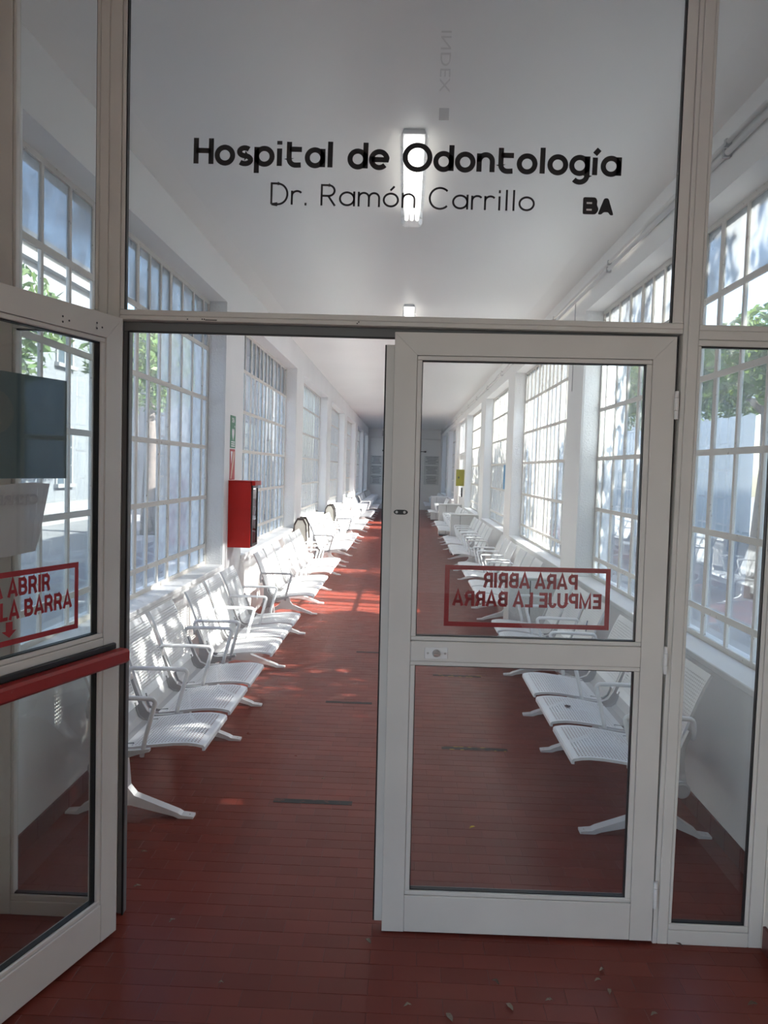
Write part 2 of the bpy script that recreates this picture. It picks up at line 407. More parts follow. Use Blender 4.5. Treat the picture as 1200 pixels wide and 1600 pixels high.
# side exit in the right wall
d3 = S(empty('door_3', (XR+.08, DOOR_BAY[0], 0)), 'white side door with a glazed fanlight in the right wall', 'door')
L = DOOR_BAY[1]-DOOR_BAY[0]
MB().box(0, .06, 0, .07, 0, HEAD).box(0, .06, L-.07, L, 0, HEAD).box(0, .06, .07, L-.07, HEAD-.07, HEAD).box(0, .06, .07, L-.07, 2.06, 2.13).box(0, .06, L/2-.03, L/2+.03, 2.13, HEAD-.07).build('door_frame', M['cabw'], d3)
for y0, y1 in ((.075, L/2-.004), (L/2+.004, L-.075)):
    lf = MB().box(.01, .05, y0, y0+.1, .01, 2.055).box(.01, .05, y1-.1, y1, .01, 2.055).box(.01, .05, y0+.1, y1-.1, .01, .95).box(.01, .05, y0+.1, y1-.1, 1.95, 2.055).build('door_leaf', M['cabw'], d3)
    MB().box(.028, .033, y0+.1, y1-.1, .95, 1.95).build('glass_pane', M['pane'], lf)
    MB().box(.028, .033, y0, y1, 2.135, HEAD-.075).build('fanlight_pane', M['pane'], d3)
MB().box(-.03, .01, L/2-.06, L/2-.03, .95, 1.2).box(-.03, -.01, L/2-.2, L/2-.03, 1.05, 1.08).build('handle', M['black'], d3)

# ------------------------------------------------------------------ flat lettering
def ribbon(mb, pts, wd, closed=False):
    P = [Vector(p) for p in pts]; n = len(P); L_, R_ = [], []
    for i in range(n):
        a = P[(i-1) % n] if (closed or i > 0) else None; b = P[(i+1) % n] if (closed or i < n-1) else None
        d1 = (P[i]-a).normalized() if a is not None else (b-P[i]).normalized()
        d2 = (b-P[i]).normalized() if b is not None else d1
        t = (d1+d2); t = t.normalized() if t.length > 1e-6 else d1
        nn = Vector((-t.y, t.x)); c = max(.5, nn.dot(Vector((-d1.y, d1.x)))); o = nn*(wd/2/c)
        L_.append(P[i]+o); R_.append(P[i]-o)
    vs = [(p.x, 0, p.y) for p in L_] + [(p.x, 0, p.y) for p in R_]
    fs = [(i, (i+1) % n, n+(i+1) % n, n+i) for i in range(n if closed else n-1)]
    mb.add(vs, fs)
def arc(cx, cy, rx, ry, a0, a1, n=20):
    return [(cx+rx*math.cos(math.radians(a0+(a1-a0)*i/n)), cy+ry*math.sin(math.radians(a0+(a1-a0)*i/n))) for i in range(n+1)]
RO = .43
BOWL = [('c', arc(.5, .5, RO, RO, 0, 360, 28)[:-1])]
G = {
 'H': (1.0, [[(.08, 0), (.08, 1.4)], [(.92, 0), (.92, 1.4)], [(.08, .72), (.92, .72)]]),
 'o': (1.0, BOWL), 'O': (1.5, [('c', arc(.75, .68, .68, .66, 0, 360, 36)[:-1])]),
 's': (.82, [arc(.42, .715, .30, .215, 40, 270, 12) + arc(.42, .285, .33, .215, 90, -140, 12)]),
 'p': (1.0, BOWL + [[(.07, 1.0), (.07, -.42)]]),
 'i': (.3, [[(.15, 0), (.15, .95)], [(.15, 1.16), (.15, 1.36)]]), 'l': (.3, [[(.15, 0), (.15, 1.4)]]),
 't': (.95, [[(.2, 1.33), (.2, .42)] + arc(.56, .42, .36, .35, 180, 275, 10) + [(.86, .09)], [(.2, .93), (.9, .93)]]),
 'a': (1.0, BOWL + [[(.93, 0), (.93, 1.0)]]), 'd': (1.0, BOWL + [[(.93, 0), (.93, 1.4)]]),
 'e': (.98, [[(.07, .5), (.90, .5)] + arc(.5, .5, RO, RO, 0, 318, 26)[1:]]),
 'n': (.88, [[(.08, 0), (.08, 1.0)], [(.08, .55)] + arc(.44, .57, .36, .36, 180, 0, 14) + [(.80, 0)]]),
 'm': (1.4, [[(.08, 0), (.08, 1.0)], [(.08, .55)] + arc(.39, .6, .31, .33, 180, 0, 12) + [(.70, 0)], [(.70, .55)] + arc(1.01, .6, .31, .33, 180, 0, 12) + [(1.32, 0)]]),
 'g': (1.0, BOWL + [[(.93, 1.0), (.93, -.02)] + arc(.53, -.02, .40, .38, 0, -140, 12)]),
 'í': (.34, [[(.15, 0), (.15, .95)], [(.12, 1.12), (.36, 1.4)]]),
 'D': (1.12, [[(.08, 0), (.08, 1.4), (.45, 1.4)] + arc(.45, .7, .6, .7, 90, -90, 18) + [(.45, 0), (.08, 0)]]),
 'r': (.66, [[(.08, 0), (.08, .95)], [(.08, .55)] + arc(.40, .6, .32, .33, 180, 40, 10)]),
 '.': (.26, [[(.13, -.03), (.13, .15)]]),
 'R': (1.0, [[(.08, 0), (.08, 1.38), (.5, 1.38)] + arc(.5, 1.02, .36, .36, 90, -90, 12) + [(.08, .66)], [(.48, .66), (.9, 0)]]),
 'ó': (1.0, BOWL + [[(.46, 1.14), (.70, 1.42)]]),
 'C': (1.3, [arc(.7, .7, .62, .7, 45, 315, 26)]),
 ' ': (.5, []),
}
def lettering(name, txt, x0, x1, z0, xh, wd, parent, y, gap, tilt=0):
    tot = sum(G[c][0] for c in txt) + gap*(len(txt)-1); k = (x1-x0)/tot/xh
    mb = MB(); cx = 0
    for c in txt:
        adv, st = G[c]
        for s in st:
            cl = isinstance(s, tuple); pts = s[1] if cl else s
            ribbon(mb, [((cx+p[0])*xh*k, p[1]*xh) for p in pts], wd, cl)
        cx += adv+gap
    o = mb.build(name, M['ink'], parent); o.location = (x0, y, z0); o.rotation_euler = (0, tilt, 0)
    return o
def font_mesh(txt, size, width=None, bold=0):
    cu = bpy.data.curves.new('t', 'FONT'); cu.body = txt; cu.size = size; cu.offset = bold; cu.resolution_u = 4
    o = bpy.data.objects.new('t', cu); C.objects.link(o)
    dg = bpy.context.evaluated_depsgraph_get(); me = bpy.data.meshes.new_from_object(o.evaluated_get(dg))
    bpy.data.objects.remove(o); xs = [v.co.x for v in me.vertices]; x0, x1 = min(xs), max(xs)
    ys = [v.co.y for v in me.vertices]; y0, y1 = min(ys), max(ys)
    return me, x0, x1, y0, y1
def text(name, txt, m, parent, loc, w_, h_, bold=0, mirror=False, rz=0):
    """text standing in the x-z plane, fitted to a box w_ by h_ whose lower left corner is loc"""
    me, x0, x1, y0, y1 = font_mesh(txt, h_, bold=bold)
    for v in me.vertices:
        u = (v.co.x-x0)/(x1-x0); t = (v.co.y-y0)/(y1-y0)
        v.co = ((1-u if mirror else u)*w_, 0, t*h_)
    me.materials.clear()
    o = put(name, me, m, parent); o.location = loc; o.rotation_euler = (0, 0, rz); return o

# ------------------------------------------------------------------ glazed screen with the doors
FY0, FY1 = 0.0, .06
scr = S(empty('wall_partition'), 'cream aluminium and glass screen across the corridor', 'glass screen')
A = M['alu']; TOP = ZC-.03
def mem(name, x0, x1, z0, z1, y0=FY0, y1=FY1, m=A, ch=.002): return bx(name, m, scr, x0, x1, y0, y1, z0, z1, ch=ch)
mem('post', -1.02, -.9895, 0, TOP); mem('post', -.9885, -.948, 0, TOP)
mem('post', .948, .9635, 0, TOP); mem('post', .9645, 1.0, 0, TOP)
mem('end_stile', -1.365, -1.318, 0, TOP); mem('end_stile', 1.278, 1.322, 0, TOP)
mem('head_rail', -.947, .947, TOP-.05, TOP); mem('head_rail', -1.317, -1.021, TOP-.05, TOP); mem('head_rail', 1.001, 1.277, TOP-.05, TOP)
mem('transom', -.947, .947, 2.1, 2.115); mem('transom', -.947, .947, 2.1155, 2.134)
mem('door_stop', -.946, .946, 2.066, 2.099, .034, .062, M['alu_in'])
mem('door_stop', -.946, -.922, 0, 2.066, .034, .062, M['alu_in']); mem('door_stop', .922, .946, 0, 2.066, .034, .062, M['alu_in'])
mem('gasket', -.928, -.922, 0, 2.066, .026, .034, M['rubber'], 0); mem('gasket', -.922, .0, 2.062, 2.068, .026, .034, M['rubber'], 0)
# beads of the upper glass
mem('bead', -.947, -.934, 2.1345, TOP-.05, .004, .03); mem('bead', .912, .947, 2.1345, TOP-.05, .004, .03)
mem('gasket', -.934, -.930, 2.1345, TOP-.05, .008, .028, M['rubber'], 0); mem('gasket', .908, .912, 2.1345, TOP-.05, .008, .028, M['rubber'], 0)
for s, a, b in ((1, 1.001, 1.277), (-1, -1.317, -1.021)):
    mem('sill_rail', a, b, 0, .05); mem('bead', a, b, .0505, .072, .004, .03)
    mem('transom', a, b, 2.083, 2.112); mem('bead', a, b, 2.1125, 2.132, .004, .03); mem('bead', a, b, 2.062, 2.0825, .004, .03)
    for z0, z1 in ((.0725, 2.0615), (2.1325, TOP-.05)):
        mem('bead', a, a+.011, z0, z1, .004, .03); mem('bead', b-.013, b, z0, z1, .004, .03)
        mem('gasket', b-.016, b-.013, z0, z1, .010, .028, M['rubber'], 0)
    mem('gasket', a+.011, b-.016, .0725, .076, .010, .028, M['rubber'], 0); mem('gasket', a+.011, b-.016, 2.057, 2.0615, .010, .028, M['rubber'], 0)
    bx('glass_pane', M['glass'], scr, a+.004, b-.004, .03, .035, .06, 2.075, ch=0)
    bx('glass_pane', M['glass'], scr, a+.004, b-.004, .03, .035, 2.12, TOP-.04, ch=0)
big = bx('glass_pane', M['glass'], scr, -.94, .94, .03, .035, 2.125, TOP-.04, ch=0)
lettering('lettering', 'Hospital de Odontología', -.708, .721, 2.632, .0605, .0172, big, .0285, .19, .0085)['label'] = 'black bold lettering reading Hospital de Odontología'
lettering('lettering', 'Dr. Ramón Carrillo', -.449, .443, 2.503, .049, .0068, big, .0285, .13, .0062)['label'] = 'thin black lettering reading Dr. Ramón Carrillo'
# BA badge
mb = MB()
def blob(mb, poly, r=.006):
    pts = []
    for i, p in enumerate(poly):
        a, b = Vector(poly[i-1]), Vector(poly[(i+1) % len(poly)]); p = Vector(p)
        d1 = (a-p).normalized()*r; d2 = (b-p).normalized()*r
        for t in (0, .33, .67, 1): q = (p+d1)*(1-t)**2 + p*2*t*(1-t) + (p+d2)*t*t; pts.append((q.x, 0, q.y))
    k = len(mb.v); mb.v += pts; mb.f.append(tuple(range(k, k+len(pts))))
blob(mb, [(0, 0), (.043, 0), (.052, .012), (.052, .022), (.046, .030), (.048, .044), (.042, .056), (0, .056)])
blob(mb, [(.050, 0), (.064, .0), (.068, .008), (.086, .008), (.09, -.002), (.103, -.002), (.084, .054), (.070, .054)])
b = mb.build('lettering', M['ink'], big); b.location = (.603, .0284, 2.492); b['label'] = 'small black badge reading BA'
mb = MB()
for i, z in enumerate((.012, .034)): mb.box(.012, .03, -.0003, -.0001, z, z+.006)
b2 = mb.build('lettering_counter', M['ceil'], big); b2.location = (.603, .0284, 2.492)
me, x0, x1, y0, y1 = font_mesh('INDEX', .05)
for v in me.vertices: v.co = (-(v.co.y-y0)/(y1-y0)*.034, 0, -(v.co.x-x0)/(x1-x0)*.20)
me.materials.clear(); g = put('faint_stamp', me, M['ghost'], big); g.location = (.145, .029, 3.08); g['label'] = 'faint vertical stamp on the glass'
g2 = MB().box(.112, .145, .0288, .029, 2.79, 2.83).build('faint_stamp', M['ghost'], big)
# screws and a slot on the transom
mb = MB()
for px, pz in ((-.715, 2.106), (-.665, 2.107), (-.658, 2.107), (-.14, 2.106), (-.135, 2.111)): mb.box(px-.002, px+.002, -.001, .003, pz-.002, pz+.002)
mb.box(-.655, -.615, -.0008, .003, 2.1035, 2.1065); mb.build('screw_holes', M['black'], scr)

CAP = {'P': (.70, [[(.1, 0), (.1, .9), (.40, .9)] + arc(.40, .66, .2, .24, 90, -90, 10) + [(.1, .42)]]),
 'A': (.78, [[(.06, 0), (.39, .98), (.72, 0)], [(.16, .28), (.62, .28)]]),
 'R': (.74, [[(.1, 0), (.1, .9), (.40, .9)] + arc(.40, .68, .2, .22, 90, -90, 10) + [(.1, .46)], [(.36, .46), (.50, .38), (.64, 0)]]),
 'B': (.74, [[(.1, .1), (.1, .9), (.40, .9)] + arc(.40, .71, .18, .19, 90, -90, 8) + [(.1, .52)], [(.40, .52)] + arc(.40, .31, .22, .21, 90, -90, 8) + [(.05, .10)]]),
 'I': (.24, [[(.12, 0), (.12, 1)]]), 'L': (.60, [[(.1, 1), (.1, .1), (.58, .1)]]),
 'E': (.66, [[(.62, .9), (.1, .9), (.1, .1), (.63, .1)], [(.1, .51), (.58, .51)]]),
 'M': (.90, [[(.1, 0), (.1, .93), (.45, .12), (.80, .93), (.80, 0)]]),
 'U': (.76, [[(.1, 1)] + [(.1, .36)] + arc(.38, .36, .28, .27, 180, 360, 12) + [(.66, 1)]]),
 'J': (.58, [[(.46, 1), (.46, .32)] + arc(.27, .32, .19, .23, 0, -180, 10)]), ' ': (.26, [])}
def caps(name, txt, m, parent, loc, w_, h_, mirror, gap=.09):
    tot = sum(CAP[c][0] for c in txt) + gap*(len(txt)-1); k = w_/tot; mb = MB(); cx = 0
    for c in txt:
        for st in CAP[c][1]: ribbon(mb, [((w_-(cx+p[0])*k) if mirror else (cx+p[0])*k, p[1]*h_) for p in st], h_*.2)
        cx += CAP[c][0]+gap
    o = mb.build(name, m, parent); o.location = loc; return o
def sign(parent, x0, y, z0, w_, h_, mirror, arrow):
    """red film frame and words on the glass; local x runs away from the hinge or meeting edge"""
    t = .016; mb = MB()
    mb.box(x0, x0+w_, y, y+.0004, z0, z0+t).box(x0, x0+w_, y, y+.0004, z0+h_-t, z0+h_).box(x0, x0+t, y, y+.0004, z0+t, z0+h_-t).box(x0+w_-t, x0+w_, y, y+.0004, z0+t, z0+h_-t)
    mb.build('film_border', M['redfilm'], parent)
    yy = y+.0002
    caps('film_lettering', 'PARA ABRIR', M['redfilm'], parent, (x0+(.118 if mirror else .112), yy, z0+.137), .322, .052, mirror)['label'] = 'red film lettering reading PARA ABRIR'
    caps('film_lettering', 'EMPUJE LA BARRA', M['redfilm'], parent, (x0+.029, yy, z0+.072), .508, .052, mirror)['label'] = 'red film lettering reading EMPUJE LA BARRA'
    if arrow:
        cx = x0 + w_*.48; zz = z0+.022
        ar = MB(); ar.add([(cx-.012, yy, zz+.045), (cx+.012, yy, zz+.045), (cx+.012, yy, zz+.02), (cx+.026, yy, zz+.02), (cx, yy, zz), (cx-.026, yy, zz+.02), (cx-.012, yy, zz+.02)], [tuple(range(7))])
        ar.build('film_arrow', M['redfilm'], parent)

def leaf(name, label, flip):
    """door leaf: local x from 0 (hinge) to .938, local y is its thickness (0..0.045, 0 = face seen when closed from the lobby)"""
    e = S(empty(name), label, 'door'); W = .938; m = lambda n, *a, mm=A, ch=.002: bx(n, mm, e, *a, ch=ch)
    Y0, Y1 = 0, .045; Z0, Z1 = .012, 2.088; s = .076
    # stiles and top rail with mitred corners
    MB().prism([(0, Z0), (s, Z0), (s, Z1-s), (0, Z1)], 1, Y0, Y1).build('stile', A, e)
    MB().prism([(W, Z0), (W, Z1), (W-s, Z1-s), (W-s, Z0)], 1, Y0, Y1).build('stile', A, e)
    MB().prism([(.0008, Z1), (s, Z1-s+.0008), (W-s, Z1-s+.0008), (W-.0008, Z1)], 1, Y0, Y1).build('rail', A, e)
    m('rail', s+.0008, W-s-.0008, Y0, Y1, .972, 1.042); m('rail', s+.0008, W-s-.0008, Y0, Y1, Z0, .142)
    for z0, z1 in ((1.0425, Z1-s), (.1425, .9715)):
        for fy in ((.004, .02), (.025, .041)):
            m('bead', s+.0005, s+.018, *fy, z0+.0155, z1-.0155); m('bead', W-s-.018, W-s-.0005, *fy, z0+.0155, z1-.0155)
            m('bead', s+.0005, W-s-.0005, *fy, z1-.015, z1-.0005); m('bead', s+.0005, W-s-.0005, *fy, z0+.0005, z0+.015)
        g = [(s+.018, s+.0205, z0+.015, z1-.015), (W-s-.0205, W-s-.018, z0+.015, z1-.015), (s+.018, W-s-.018, z1-.0185, z1-.015), (s+.018, W-s-.018, z0+.015, z0+.0178)]
        for a, b, c, d in g: m('gasket', a, b, .012, .033, c, d, mm=M['rubber'], ch=0)
        p = m('glass_pane', s+.01, W-s-.01, .0205, .0245, z0+.008, z1-.008, mm=M['glass'], ch=0)
        if z0 > 1: top = p
    # push bar on the corridor face
    m('push_bar', .005, W-.02, .052, .098, .952, .998, mm=M['redbar'], ch=.008); m('push_bar_rail', .03, W-.05, .045, .06, .998, 1.018, mm=M['rubber'], ch=.003)
    for z in (.18, 1.0, 1.86):
        h = MB().tube([(-.004, -.010, z-.045), (-.004, -.010, z-.017)], .0065, 10).tube([(-.004, -.010, z-.016), (-.004, -.010, z+.025)], .0072, 10).tube([(-.004, -.010, z+.026), (-.004, -.010, z+.048)], .0065, 10)
        h.build('hinge', M['cabw'], e)
    return e, top
# right leaf, closed (hinged at the right post): built mirrored by a half turn in x
lr, pr = leaf('door_2', 'closed right glass door leaf seen from outside, sign reversed', True)
lr.scale = (-1, 1, 1); lr.location = (.943, -.004, 0); lr.rotation_euler = (0, math.radians(-.45), 0)
sign(pr, .182, .0249, 1.092, .566, .212, False, False)
# (the leaf is mirrored, so the lettering that reads correctly from the corridor comes out reversed here)
# left leaf, swung out towards the camera
ll, pl = leaf('door_1', 'open left glass door leaf with red push bar and posters', False)
ll.location = (-.949, -.0655, 0); ll.rotation_euler = (0, 0, math.radians(-108.5))
sign(pl, .172, .0249, 1.09, .566, .210, True, True)
# posters stuck to the outer face of the left leaf's glass, seen from behind
ps = bx('poster', M['teal'], pl, .222, .66, .0192, .0202, 1.562, 1.858, ch=0); ps['label'] = 'back of a dark teal poster with a pale disc'
MB().prism([(.50+.075*math.cos(i*math.pi/16), 1.745+.062*math.sin(i*math.pi/16)) for i in range(32)], 1, .0202, .0204).build('poster_disc', M['disc'], ll)
n = 14; mb = MB()
for k in range(2):
    for i in range(n+1):
        u = i/n; s = .285+.33*u; curl = .012*math.exp(-((u-.05)/.12)**2)
        top = 1.546 + .004*math.sin(7*u); bot = 1.345 + (.03*max(0, 1-u/.12)) + .003*math.sin(9*u)
        mb.v.append((s + (.03*max(0, .12-u)/.12 if k else 0), .0192-curl*(.3 if k == 0 else 1.5), top if k == 0 else bot))
mb.f = [(i, i+1, n+2+i, n+1+i) for i in range(n)]
pp = mb.build('paper_notice', M['paper'], ll); pp['label'] = 'white paper notice taped to the glass, lower corner torn'
md = pp.modifiers.new('t', 'SOLIDIFY'); md.thickness = .0006
text('faint_print', 'CIERRE', M['faint'], ll, (.335, .0215, 1.487), .15, .03, .0008, False)
mb = MB()
for s, z in ((.268, 2.043), (.268, 2.027), (.242, 2.035), (.122, 2.051), (.122, 2.034), (.098, 2.041)): mb.tube([(s, .0445, z), (s, .0458, z)], .0032, 8)
mb.build('screw_holes', M['black'], ll)
MB().box(.0, .004, .01, .04, 1.78, 1.93, ch=.001).box(0, .004, .01, .04, 1.0, 1.12).box(0, .004, .01, .04, .2, .33).build('hinge_plate', M['alu'], ll)
# right leaf furniture
bx('astragal', A, lr, .938, .966, .03, .05, .03, 2.05); bx('gasket', M['rubber'], lr, .966, .971, .034, .046, .03, 2.05, ch=0)
pts = [(.902+.006*math.cos(t), 1.483+.006*math.sin(t)) for t in [math.pi/2+i*math.pi/8 for i in range(9)]] + [(.912+.006*math.cos(t), 1.483+.006*math.sin(t)) for t in [-math.pi/2+i*math.pi/8 for i in range(9)]]
pts = [((x-.907)*2.2+.905, (z-1.483)*1.35+1.483) for x, z in pts]
lp = MB().prism(pts, 1, -.004, .001).build('latch_plate', M['black'], lr); lp['label'] = 'dark latch plate with two screws'
MB().tube([(.8925, -.006, 1.483), (.8925, -.003, 1.483)], .0045, 10).tube([(.919, -.006, 1.483), (.919, -.003, 1.483)], .0045, 10).build('screw', M['chrome'], lp)
lk = bx('lock_plate', M['cabw'], lr, .733, .812, -.004, .001, .982, 1.022); lk['label'] = 'white lock plate with a thumb turn'
MB().tube([(.772, -.006, 1.002), (.772, -.018, 1.002)], [.014, .011], 14).box(.762, .782, -.026, -.016, .997, 1.007, ch=.002).build('thumb_turn', M['chrome'], lk)
MB().tube([(.801, -.0055, 1.002), (.801, -.003, 1.002)], .004, 8).tube([(.742, -.0055, 1.002), (.742, -.003, 1.002)], .004, 8).build('screw', M['chrome'], lk)

# ------------------------------------------------------------------ beam seating
def sheet(prof, y0, y1, thick, crown=0):
    """bent sheet: profile of (w, z) extruded along y, with a second skin underneath; UVs in metres"""
    n = len(prof); ny = 3; mb = MB(); ln = [0]
    for i in range(1, n): ln.append(ln[-1] + math.dist(prof[i], prof[i-1]))
    V, U = [], []
    nor = []
    for i in range(n):
        a, b = prof[max(i-1, 0)], prof[min(i+1, n-1)]; d = Vector((b[0]-a[0], b[1]-a[1])).normalized(); nor.append((-d.y, d.x))
    for side in (0, 1):
        for i in range(n):
            for j in (0, 1):
                off = -side*thick
                V.append((prof[i][0]+nor[i][0]*off, y0 if j == 0 else y1, prof[i][1]+nor[i][1]*off)); U.append((0 if j == 0 else y1-y0, ln[i]))
    F = []; N = 2*n
    for i in range(n-1):
        F.append((2*i, 2*i+1, 2*i+3, 2*i+2)); F.append((N+2*i, N+2*i+2, N+2*i+3, N+2*i+1))
        F.append((2*i, 2*i+2, N+2*i+2, N+2*i)); F.append((2*i+1, N+2*i+1, N+2*i+3, 2*i+3))
    F.append((0, N, N+1, 1)); F.append((2*n-2, 2*n-1, N+2*n-1, N+2*n-2))
    # folded rim: a shallow flange round the pan
    R_ = 12
    for j, yy in ((0, y0), (1, y1)):
        k0 = len(V); yi = yy + (.0015 if j == 0 else -.0015)
        for i in range(n):
            for y_, dd in ((yy, .0), (yy, .012), (yi, .012), (yi, .0)):
                V.append((prof[i][0]-nor[i][0]*dd, y_, prof[i][1]-nor[i][1]*dd)); U.append((0, 0))
        for i in range(n-1):
            for q in range(3): F.append((k0+4*i+q, k0+4*i+q+1, k0+4*i+q+5, k0+4*i+q+4))
    me = bpy.data.meshes.new('pan'); me.from_pydata(V, [], F); me.update()
    bm = bmesh.new(); bm.from_mesh(me); uvl = bm.loops.layers.uv.new('UVMap')
    bmesh.ops.recalc_face_normals(bm, faces=bm.faces[:])
    for f in bm.faces:
        f.smooth = len(f.verts) == 4
        for lp_ in f.loops: lp_[uvl].uv = U[lp_.vert.index]
    # sharp rims
    for e in bm.edges:
        if e.calc_face_angle(0) > .45: e.smooth = False
    bm.to_mesh(me); bm.free(); return me
SEAT = [(.338, .384), (.36, .386), (.385, .389), (.44, .398), (.50, .406), (.56, .413), (.62, .416), (.66, .413), (.690, .407), (.697, .400), (.698, .384)]
BACK = [(.264, .445), (.252, .475), (.232, .535), (.209, .60), (.185, .665), (.160, .725), (.138, .770), (.126, .790)][::-1]
PITCH_S = .485
def bench():
    """three-seat unit; local x = distance from the wall, local y along the wall, origin on the floor"""
    e = empty('beam_bench')
    ys = [-PITCH_S, 0, PITCH_S]
    sm = sheet(SEAT, -.21, .21, .0015); bm_ = sheet(BACK, -.205, .205, .0015)
    for q, y in enumerate(ys):
        s = put('seat', sm, M['perf'] if q == 0 else None, e); s.location.y = y
        b = put('backrest', bm_, M['perf'] if q == 0 else None, e); b.location.y = y
    pm = sheet([(.375, .380), (.335, .374), (.300, .377), (.275, .395), (.262, .425), (.254, .462)], -.165, .165, .003)
    for q, y in enumerate(ys): put('support_plate', pm, M['bracket'] if q == 0 else None, e).location.y = y
    arm = [(.435, .36), (.447, .43), (.487, .585)] + [(.470+.020*math.cos(t), .592+.02*math.sin(t)) for t in (.2, .6, 1.0, 1.4)] + [(.40, .613), (.30, .611), (.225, .609)] + [(.222+.02*math.cos(t), .589+.02*math.sin(t)) for t in (1.8, 2.4, 3.0)] + [(.199, .56), (.205, .52)]
    am = MB().tube([(a, 0, z) for a, z in arm], .0105, 8)
    brk = MB().prism([(.215, .30), (.30, .29), (.345, .345), (.42, .372), (.47, .385), (.47, .397), (.40, .389), (.34, .384), (.30, .40), (.275, .44), (.250, .50), (.225, .56), (.212, .55), (.235, .48), (.235, .40)], 1, -.012, .012)
    ao = bo = None
    for y in (-PITCH_S*1.5, -PITCH_S/2, PITCH_S/2, PITCH_S*1.5):
        if ao is None: ao = am.build('armrest', M['steel'], e, True); bo = brk.build('bracket', M['bracket'], e); a_, b_ = ao, bo
        else:
            a_, b_ = ao.copy(), bo.copy(); C.objects.link(a_); C.objects.link(b_); a_.parent = b_.parent = e
        a_.location.y = y; b_.location.y = y
    MB().tube([(.252, -.765, .318), (.252, .765, .318)], .030, 16).build('beam', M['steel'], e, True)
    for s in (-1, 1): MB().tube([(.252, s*.765, .318), (.252, s*.772, .318), (.252, s*.776, .318)], [.034, .034, .026], 18).build('end_cap', M['grey'], e)
    LEG = [(.606, 0), (.606, .010), (.552, .016), (.535, .026), (.335, .098), (.305, .135), (.29, .30), (.215, .30), (.205, .135), (.185, .098), (.085, .034), (.068, .016), (.016, .010), (.016, 0), (.075, 0), (.10, .012), (.20, .052), (.32, .052), (.515, .010), (.54, 0)]
    foot = None
    for y in (-.505, .505):
        if foot is None:
            l0 = foot = MB().prism(LEG, 1, -.024, .024).build('leg', M['steel'], e); [MB().tube([(q, 0, .0095), (q, 0, .0125)], .007, 10).build('bolt', M['chrome'], foot) for q in (.583, .040)]
        else: foot = copy_tree(l0, e)
        foot.location.y = y
    return e
proto = bench()
LEFT_B = [1.315, 2.985, 5.26, 6.97, 9.45, 11.03, 13.4, 15.0, 17.6, 19.2, 21.8, 23.4, 25.6, 27.3]
RIGHT_B = [1.33, 3.0, 5.29, 7.0, 9.4, 11.05, 13.75, 15.35, 20.6, 24.6, 26.3]
nth = ['nearest the glass doors', 'second from the glass doors', 'third from the glass doors', 'fourth from the glass doors', 'fifth from the glass doors', 'sixth from the glass doors', 'seventh from the glass doors', 'eighth from the glass doors', 'ninth from the glass doors', 'tenth from the glass doors', 'eleventh from the glass doors', 'third from the end wall', 'second from the end wall', 'beside the end wall']
first = True
for k, y in enumerate(LEFT_B):
    o = proto if first else copy_tree(proto); first = False
    o.location = (XL+.003, y, 0); tag(o, 'white perforated steel bench in the left row, ' + nth[k], 'bench', 'beam benches along the left wall')
rbench = []
rn = nth[:8] + ['ninth from the glass doors', 'second from the end wall', 'closest to the end wall']
for k, y in enumerate(RIGHT_B):
    o = copy_tree(proto); o.location = (XR-.003, y, 0); o.rotation_euler = (0, 0, math.pi); rbench.append(o)
    tag(o, 'white perforated steel bench in the right row, ' + rn[k], 'bench', 'beam benches along the right wall')
# marks on two right-hand seats (local coordinates of the bench)
kids = [c for c in rbench[0].children if c.name.startswith('seat')]
s1 = sorted(kids, key=lambda c: c.location.y)[1]
mb = MB(); pts = []
for i in range(22):
    a = i*2*math.pi/22; rr = (.028 if i % 2 else .017)*random.uniform(.8, 1.2); pts.append((.565+rr*.8*math.cos(a), -.02+rr*math.sin(a), .4185))
mb.add(pts, [tuple(range(22))]); mb.build('scorch_mark', M['scorch'], s1)['label'] = 'dark star-shaped scorch on the seat'
kids = [c for c in rbench[1].children if c.name.startswith('backrest')]
s2 = sorted(kids, key=lambda c: -c.location.y)[0]
mb = MB(); mb.tube([(.219, .05, .588), (.206, .03, .625), (.214, .02, .60), (.198, .0, .65)], .003, 6)
mb.build('pen_scribble', M['pen'], s2)['label'] = 'blue pen scribble on the backrest'

# ------------------------------------------------------------------ things on the walls
# red extinguisher cabinet on the left pier
ex = tag(empty('extinguisher_cabinet', (XL, 4.02, .90)), 'red enamel extinguisher cabinet hanging on the left pier', 'extinguisher cabinet')
MB().box(.0, .198, 0, .012, 0, .575, ch=.003).box(0, .012, .012, .27, 0, .575).box(.012, .198, .258, .27, 0, .575, ch=.003).box(.012, .198, .012, .258, 0, .012).box(.012, .198, .012, .258, .555, .575).build('body', M['redbox'], ex)
MB().box(-.0, .235, -.004, .274, .575, .583, ch=.002).box(.205, .235, -.004, .274, .545, .575, ch=.002).build('hood', M['redbox'], ex)
d = MB().box(.198, .212, .012, .03, .01, .545).box(.198, .212, .24, .258, .01, .545).box(.198, .212, .03, .24, .01, .03).box(.198, .212, .03, .24, .52, .545).build('door_frame', M['brown'], ex)
MB().box(.203, .206, .03, .24, .03, .52).build('glass_pane', M['glass'], ex)
MB().tube([(.10, .135, .015), (.10, .135, .02), (.10, .135, .36), (.10, .135, .41), (.10, .135, .44)], [.04, .055, .055, .03, .015], 14).build('extinguisher', M['redbox'], ex, True)
